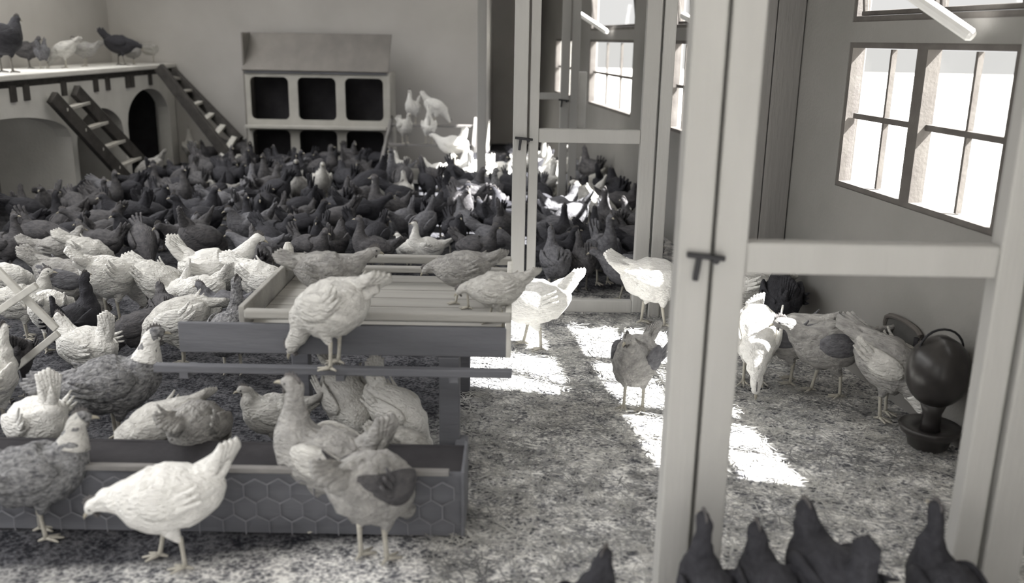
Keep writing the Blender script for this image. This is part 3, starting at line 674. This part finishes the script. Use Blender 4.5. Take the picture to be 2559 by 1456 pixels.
def spine(p, face, s): d = Vector((math.cos(R(face)), math.sin(R(face)), 0)); return [Vector((p[0], p[1], 0))+d*k*s for k in (-.13, 0, .13)]
def hen(loc, face, pose, col, s=1.0, label=None, group=None, lod=2, tail=None, neckcol=None, tailcol=None, wingcol=None, pitch=0, name='hen'):
    PLACED.append(spine(loc, face, s))
    G = geo(pose, tail, lod); m = M[col]; tm = M[tailcol or col]; wm = M[wingcol or col]; sk = M['shank'] if col in ('white', 'cream', 'buff', 'barred', 'grey') else M['shankdark']
    if lod == 0:
        legs = [p for a, b in G['leg'] for p in b]; th_ = [p for a, b in G['leg'] for p in a]
        key = ('hen', pose, tail, lod)
        if neckcol: key = key+(neckcol,)
        me = mesh_of(key, [G['body']]+G['wing'][0]+G['wing'][1]+th_, m, [(G['tail'], tm), (legs, sk), (G['comb'], M['comb']), (G['beak'], M['beak'])])
        o = bpy.data.objects.new(name, me); COL.objects.link(o); o.location = loc; o.rotation_euler = (0, 0, R(face)); o.scale = (s, s, s)
        return tag(o, label, 'hen', group)
    t = empty(name, loc, R(face)); t.scale = (s, s, s); tag(t, label, 'hen', group)
    K = (pose, tail, lod)
    def add(nm, parts, mm, extra=None, lab=None, idx=''):
        o = bpy.data.objects.new(nm, mesh_of((nm+str(idx),)+K, parts, mm, extra)); COL.objects.link(o); o.parent = t
        if lab: o['label'] = lab
        return o
    add('body', [G['body']], m)
    add('tail', G['tail'], tm, lab=(tailcol+' tail') if tailcol else None)
    for i in (0, 1): add('wing', G['wing'][i], wm, idx=i, lab=(wingcol+' wing') if wingcol else None)
    for i in (0, 1): add('leg', G['leg'][i][0], m, [(G['leg'][i][1], sk)], idx=i)
    add('comb', G['comb'], M['comb']); add('beak', G['beak'], M['beak'])
    if lod == 2:
        for i in (0, 1): add('wattle', [G['wattle'][i]], M['comb'], idx=i); add('eye', [G['eye'][i]], M['iron'], idx=i)
    if neckcol:
        nk = [(x, y, z, a*1.07+.001, b*1.07+.001) for x, y, z, a, b in NECK[pose][1:5]]
        add('neck_hackle', [pitched(pose, loft(nk, 14, 14, .003))], M[neckcol], lab=neckcol+' neck feathers', idx=neckcol)
    return t
Z = at_z
W_, C_, B_ = 'white', 'cream', 'buff'
# --- front of the pen
hen(Z(432, 1408), 187, 'low', W_, 1.02, 'large white hen striding left in front of the wire crate, tail raised', tail=44)
hen(Z(110, 1338), 20, 'stand', 'barred', 1.0, 'speckled grey hen with a pale breast at the lower left corner', tail=20, neckcol='cream')
hen(Z(110, 1190), 150, 'peck', W_, .95, 'white hen with an upright tail behind the speckled hen at lower left', tail=70)
hen(Z(405, 1200), 200, 'peck', C_, .92, 'cream hen with lowered head, left of the round-backed grey hen', tail=15)
hen(Z(508, 1215), 80, 'peck', B_, 1.0, 'round-backed pale grey hen seen from behind, above the striding white hen', tail=5)
hen(Z(815, 1310), 168, 'alert', B_, 1.12, 'pale buff hen with a tall neck, facing left in the centre foreground', tail=50, wingcol='cream')
hen(Z(935, 1398), 62, 'peck', B_, 1.12, 'buff hen with a dark wing patch, walking away right of the tall-necked buff hen', tail=12, wingcol='brown')
hen(Z(868, 1120), 305, 'peck', C_, .95, 'cream hen pecking under the table between the two table legs', tail=35)
hen(Z(985, 1140), -22, 'peck', W_, .88, 'white hen pecking with tail straight up beside the right table leg', tail=78)
hen(Z(690, 1135), 190, 'hunch', C_, .78, 'small cream hen just left of the tall-necked buff hen', tail=15)
hen(Z(1010, 1195), 10, 'peck', C_, .62, 'small pale pullet low down near the foot of the right table leg', tail=10)
hen(Z(300, 1105), 22, 'stand', 'barred', 1.12, 'grey barred hen with a white breast streak, bending its head right', tail=-5, neckcol='white')
hen(Z(225, 975), 160, 'hunch', W_, .95, 'white hen with a pointed back beside the crossed slats', tail=72)
hen(Z(205, 905), 75, 'alert', 'black', .95, 'black hen with an upright tail between two white hens at left', tail=72)
hen(Z(140, 880), 95, 'peck', W_, 1.0, 'white hen seen from behind just above the crossed slats', tail=12)
hen(Z(-10, 1080), 90, 'stand', W_, 1.0, 'white hen cut off by the left edge below the slats', tail=20)
hen(Z(460, 915), 185, 'peck', C_, 1.08, 'big pale-backed hen grazing left, left of the table front board', tail=-8, wingcol='white')
hen(Z(585, 935), 80, 'alert', 'barred', 1.0, 'thin grey hen standing upright at the left end of the table', tail=10)
hen(Z(285, 800), 60, 'peck', W_, 1.15, 'large ruffled white hen with raised back feathers', tail=25)
hen(Z(175, 800), 15, 'peck', B_, 1.08, 'buff and brown hen pecking left of the ruffled white hen', tail=30, wingcol='grey')
hen(Z(405, 800), 340, 'peck', C_, 1.02, 'pale grey-backed hen pecking right of the ruffled white hen', tail=10, wingcol='cream')
hen(Z(452, 815), 250, 'peck', W_, .8, 'small white hen feeding right beside the pale grey-backed hen', tail=60)
hen(Z(420, 850), 120, 'hunch', 'brown', .8, 'dark hen crouched in front of the pale grey-backed hen', tail=30)
hen(Z(545, 780), 8, 'reach', W_, 1.18, 'white hen stretching its neck right with a high tail, behind the table end', tail=48)
hen(Z(660, 800), 350, 'peck', W_, 1.05, 'white hen bowing right at the back left corner of the table', tail=12)
hen(Z(590, 765), 355, 'hunch', 'black', .8, 'black-faced hen peering between the two white hens at the table end', tail=20)
hen(Z(500, 815), 200, 'low', W_, .9, 'white hen crouching below the neck-stretching white hen', tail=40)
hen(Z(30, 790), 40, 'peck', W_, .95, 'white hen with a pale tail at the left edge above the slats', tail=62)
hen(Z(70, 845), 10, 'stand', C_, .92, 'cream hen looking right, behind the top slat at the left edge', tail=20)
hen(Z(160, 700), 30, 'hunch', B_, .95, 'buff hen at the back of the left-hand group of pale hens', tail=20)
hen(Z(232, 712), 10, 'peck', C_, .95, 'cream hen half hidden behind the ruffled white hen', tail=20)
hen(Z(560, 850), 170, 'hunch', 'grey', .85, 'grey hen standing behind the thin upright hen at the table end', tail=20)
hen(Z(350, 905), 200, 'peck', 'brown', .8, 'brown hen pecking left of the big pale-backed hen', tail=20)
hen(Z(45, 1000), 130, 'peck', 'brown', .9, 'brown hen pecking under the lowest slat', tail=20)
# --- on the table
hen(Vector((-.62, TY0-.088, .437)), 158, 'peck', C_, 1.0, 'cream hen perched on the rail in front of the table, head lowered', tail=15, pitch=0)
hen(Vector((-.70, 3.42, .522)), 12, 'walk', B_, .78, 'brownish hen on the table behind the perched cream hen', tail=10)
hen(Vector((-.20, 3.55, .522)), 170, 'low', B_, .72, 'buff hen on the right part of the table, facing left', tail=15)
hen(Vector((-.06, 3.30, .522)), 175, 'low', C_, .66, 'pale hen at the right end of the table top', tail=20)
# --- right of the table
hen(Z(1330, 868), 172, 'low', W_, 1.15, 'white hen with a fanned tail in the sunlight at the right end of the table', tail=36)
hen(Z(1632, 812), 10, 'low', W_, 1.22, 'white hen before the second door, its head behind the near post', tail=22)
hen(Z(1582, 1022), 245, 'hunch', B_, 1.05, 'buff hen with a grey breast standing in the sun patch', tail=12, wingcol='grey')
hen(Z(1880, 958), 260, 'peck', W_, 1.12, 'white hen bending down in the doorway, just right of the near post', tail=0)
hen(Z(1850, 812), 150, 'low', C_, 1.1, 'cream hen with spread feathers in the corner beyond the near door', tail=5, wingcol='white')
hen(Z(1942, 852), 80, 'stand', 'black', 1.15, 'black hen in the dark corner below the board wall', tail=40)
hen(Z(2062, 985), 185, 'walk', B_, 1.12, 'buff hen with its neck up beside the window wall', tail=0, wingcol='grey')
hen(Z(1975, 955), 150, 'peck', B_, 1.05, 'rough grey hen resting in the litter by the wall', tail=15, wingcol='grey')
hen(Z(2205, 1042), 312, 'peck', B_, 1.12, 'large grey-backed hen with a white neck drinking from the dish', tail=15, neckcol='white', wingcol='cream')
# dark hens nearest the camera
for px, py, f, po, s, ta, lab in ((1760, 1650, 100, 'alert', .85, 50, 'black hen cut off by the bottom edge, at the foot of the near post'),
        (1905, 1650, 95, 'hunch', .9, 30, 'black hen at the bottom edge, left of the tall-tailed black hen'),
        (2050, 1625, 105, 'hunch', 1.0, 80, 'black hen with the tallest pointed tail at the bottom edge'),
        (2335, 1640, 100, 'alert', .9, 30, 'black hen with a raised head at the bottom right'),
        (1450, 1700, 60, 'hunch', .85, 50, 'tip of a black hen at the bottom edge in open straw')):
    hen(Z(px, py), f, po, 'black', s, lab, tail=ta)
# --- row along the far sill
def mid(px, py, f, po, c, s, lab, **k): return hen(Z(px, py), f, po, c, s, lab, lod=1, **k)
mid(1165, 538, 8, 'stand', 'grey', 1.05, 'grey hen with a bushy black tail standing on the sill near the pale post', tail=60, tailcol='black', neckcol='brown')
mid(1215, 540, 5, 'alert', 'barred', .95, 'barred hen with a dark head close to the second door post', tail=30)
mid(560, 522, 200, 'hunch', B_, .75, 'pale-bellied hen at the left end of the sill row', tail=20)
mid(632, 524, 100, 'stand', 'grey', 1.0, 'dark grey hen second from the left on the sill row', tail=25)
mid(677, 524, 70, 'stand', 'brown', 1.0, 'brown hen third from the left on the sill row', tail=30)
mid(748, 532, 280, 'alert', B_, 1.1, 'buff hen with a dark raised neck facing us on the sill row', tail=20, neckcol='black')
mid(808, 505, 285, 'stand', C_, 1.0, 'light-fronted hen facing us behind the sill row', tail=10)
mid(870, 515, 120, 'hunch', 'black', 1.15, 'bulky black hen in front of the nest cabinet', tail=40)
mid(925, 530, 200, 'peck', 'black', 1.2, 'black hen bending under the right corner of the nest cabinet', tail=60)
mid(962, 535, 230, 'stand', B_, .9, 'buff hen with long pale legs at the cabinet corner', tail=20)
mid(1012, 530, 100, 'stand', C_, .9, 'cream hen left of the white-rimmed tray, tail pointing down', tail=-30)
mid(722, 398, 270, 'hunch', B_, .8, 'pale hen up against the lower left nest opening', tail=20)
# white flock on the stepped perch
def on(x, y, z, f, po, c, s, lab, **k): return hen(Vector((x, y, z)), f, po, c, s, lab, lod=1, **k)
def perch(px, dy, z): v = at_y(px, 300, 10.2+dy); return (v.x, v.y, z)
on(*perch(1032, .55, .60), 250, 'alert', W_, .85, 'white hen topmost at left on the stepped perch', tail=50)
on(*perch(1088, .55, .60), 5, 'peck', W_, .9, 'white hen with a broad back topmost at right on the stepped perch', tail=40)
on(*perch(1072, .15, .42), 95, 'alert', W_, .9, 'upright white hen on the middle rung of the stepped perch', tail=60)
on(*perch(1130, -.25, .24), 170, 'walk', W_, 1.0, 'white hen with a high curved tail on the lowest perch rung', tail=70)
on(*perch(1012, .15, .42), 300, 'stand', C_, .85, 'cream hen at the left end of the middle rung', tail=30)
mid(1168, 478, 100, 'alert', W_, 1.15, 'white hen with a pointed tail just left of the pale post', tail=75)
mid(1100, 478, 20, 'stand', W_, .95, 'white hen standing in front of the stepped perch', tail=50)
mid(1002, 470, 120, 'stand', C_, .95, 'cream hen left of the white-rimmed tray by the cabinet side', tail=45)
mid(1062, 640+38, 200, 'alert', W_, .78, 'white head and neck looking left over the back rail of the table', tail=10)
mid(1022, 676, 150, 'hunch', W_, .70, 'white hen just left of the white neck above the table back rail', tail=10)
mid(1255, 478, 10, 'stand', W_, 1.0, 'white hen curling its neck behind the second door post', tail=60)
# left arch group and gallery
mid(478, 408, 110, 'alert', W_, .95, 'white hen under the far ladder beside the dark arch', tail=30)
mid(525, 422, 250, 'stand', 'brown', .85, 'brown hen below the far ladder', tail=50)
mid(575, 440, 160, 'hunch', W_, .7, 'white-patched hen at the foot of the far ladder', tail=40, wingcol='black')
mid(605, 425, 40, 'hunch', 'brown', 1.2, 'bushy brown hen at the foot of the far ladder', tail=30)
mid(380, 470, 210, 'peck', B_, .95, 'buff hen at the foot of the nearer ladder', tail=40)
v = at_x(306, 172, -4.4); on(v.x, v.y, 1.21, 8, 'low', 'black', 1.02, 'black hen standing on the gallery deck, tail to the left', tail=42)
v = at_x(22, 205, -4.4); on(v.x, v.y, 1.21, 75, 'hunch', 'black', 1.3, 'black hen on the gallery at the left picture edge', tail=20)
v = at_x(385, 165, -4.45); on(v.x, v.y, 1.21, 20, 'hunch', C_, .8, 'cream hen right of the black hen on the gallery', tail=20)
v = at_x(215, 170, -4.55); on(v.x, v.y, 1.21, 180, 'hunch', B_, .8, 'buff hen sitting left of the black hen on the gallery', tail=20)
v = at_x(110, 165, -4.6); on(v.x, v.y, 1.21, 100, 'stand', 'grey', .7, 'grey hen at the back of the gallery deck', tail=50)
v = at_x(440, 160, -4.4); on(v.x, min(v.y, 10.9), 1.21, 20, 'hunch', B_, .6, 'small buff hen at the far end of the gallery', tail=20)
v = at_x(165, 165, -4.5); on(v.x, v.y, 1.21, 200, 'peck', C_, .8, 'cream hen pecking on the gallery deck between the grey and buff hens', tail=20)
v = at_x(75, 165, -4.75); on(v.x, v.y, 1.21, 10, 'hunch', 'brown', .8, 'brown hen against the wall at the back of the gallery deck', tail=20)
# through the second door
mid(1462, 560, 215, 'hunch', W_, 1.1, 'white hen with ruffled wings seen through the second door', tail=50)
mid(1372, 500, 100, 'alert', W_, 1.15, 'tall white hen just inside the second door at left', tail=70)
mid(1438, 468, 120, 'stand', W_, .9, 'white hen beyond the latched far post', tail=70)
mid(1500, 575, -20, 'peck', C_, .9, 'cream hen sloping down right through the second door', tail=60)
mid(1560, 600, 280, 'stand', W_, .7, 'small white-breasted hen at the right inside the second door', tail=20)
mid(1474, 488, 110, 'stand', 'brown', 1.2, 'large brown hen high among the hens beyond the second door', tail=40)
mid(1535, 552, 100, 'hunch', 'black', 1.25, 'bulky black hen at the right beyond the second door', tail=30)
mid(1385, 735, 100, 'stand', 'grey', 1.0, 'grey hen standing in shade just behind the second door', tail=30)
mid(1385, 620, 20, 'walk', C_, .7, 'pale-backed hen in the sun patch through the second door', tail=20)

# --- the dense dark flock, one hen at a time, on a jittered grid over the back floor
def flock(box, n, cols, label, group, seed, smin=.85, smax=1.08, mind=.158, avoid=(), xmin=-9, line=None):
    r = random.Random(seed); got = 0; tries = 0
    while got < n and tries < 30000:
        tries += 1; px = r.uniform(box[0], box[2]); py = r.uniform(box[1], box[3]); f = r.uniform(0, 360); sc = r.uniform(smin, smax)
        if any(a <= px <= c and b <= py <= d for a, b, c, d in avoid): continue
        if line and py < line[0]+line[1]*px: continue
        v = Z(px, py)
        if v.x < max(-3.95, xmin) or v.x > wallx(v.y)-.25 or abs(v.y-P3) < .12 or abs(v.y-P2) < .24: continue
        if abs(v.x+.95) < .62 and 9.35 < v.y < 10.95: continue
        sp = spine(v, f, sc)
        if any((a-b).length < mind for q in PLACED if (q[1]-v).length < .6 for a in sp for b in q): continue
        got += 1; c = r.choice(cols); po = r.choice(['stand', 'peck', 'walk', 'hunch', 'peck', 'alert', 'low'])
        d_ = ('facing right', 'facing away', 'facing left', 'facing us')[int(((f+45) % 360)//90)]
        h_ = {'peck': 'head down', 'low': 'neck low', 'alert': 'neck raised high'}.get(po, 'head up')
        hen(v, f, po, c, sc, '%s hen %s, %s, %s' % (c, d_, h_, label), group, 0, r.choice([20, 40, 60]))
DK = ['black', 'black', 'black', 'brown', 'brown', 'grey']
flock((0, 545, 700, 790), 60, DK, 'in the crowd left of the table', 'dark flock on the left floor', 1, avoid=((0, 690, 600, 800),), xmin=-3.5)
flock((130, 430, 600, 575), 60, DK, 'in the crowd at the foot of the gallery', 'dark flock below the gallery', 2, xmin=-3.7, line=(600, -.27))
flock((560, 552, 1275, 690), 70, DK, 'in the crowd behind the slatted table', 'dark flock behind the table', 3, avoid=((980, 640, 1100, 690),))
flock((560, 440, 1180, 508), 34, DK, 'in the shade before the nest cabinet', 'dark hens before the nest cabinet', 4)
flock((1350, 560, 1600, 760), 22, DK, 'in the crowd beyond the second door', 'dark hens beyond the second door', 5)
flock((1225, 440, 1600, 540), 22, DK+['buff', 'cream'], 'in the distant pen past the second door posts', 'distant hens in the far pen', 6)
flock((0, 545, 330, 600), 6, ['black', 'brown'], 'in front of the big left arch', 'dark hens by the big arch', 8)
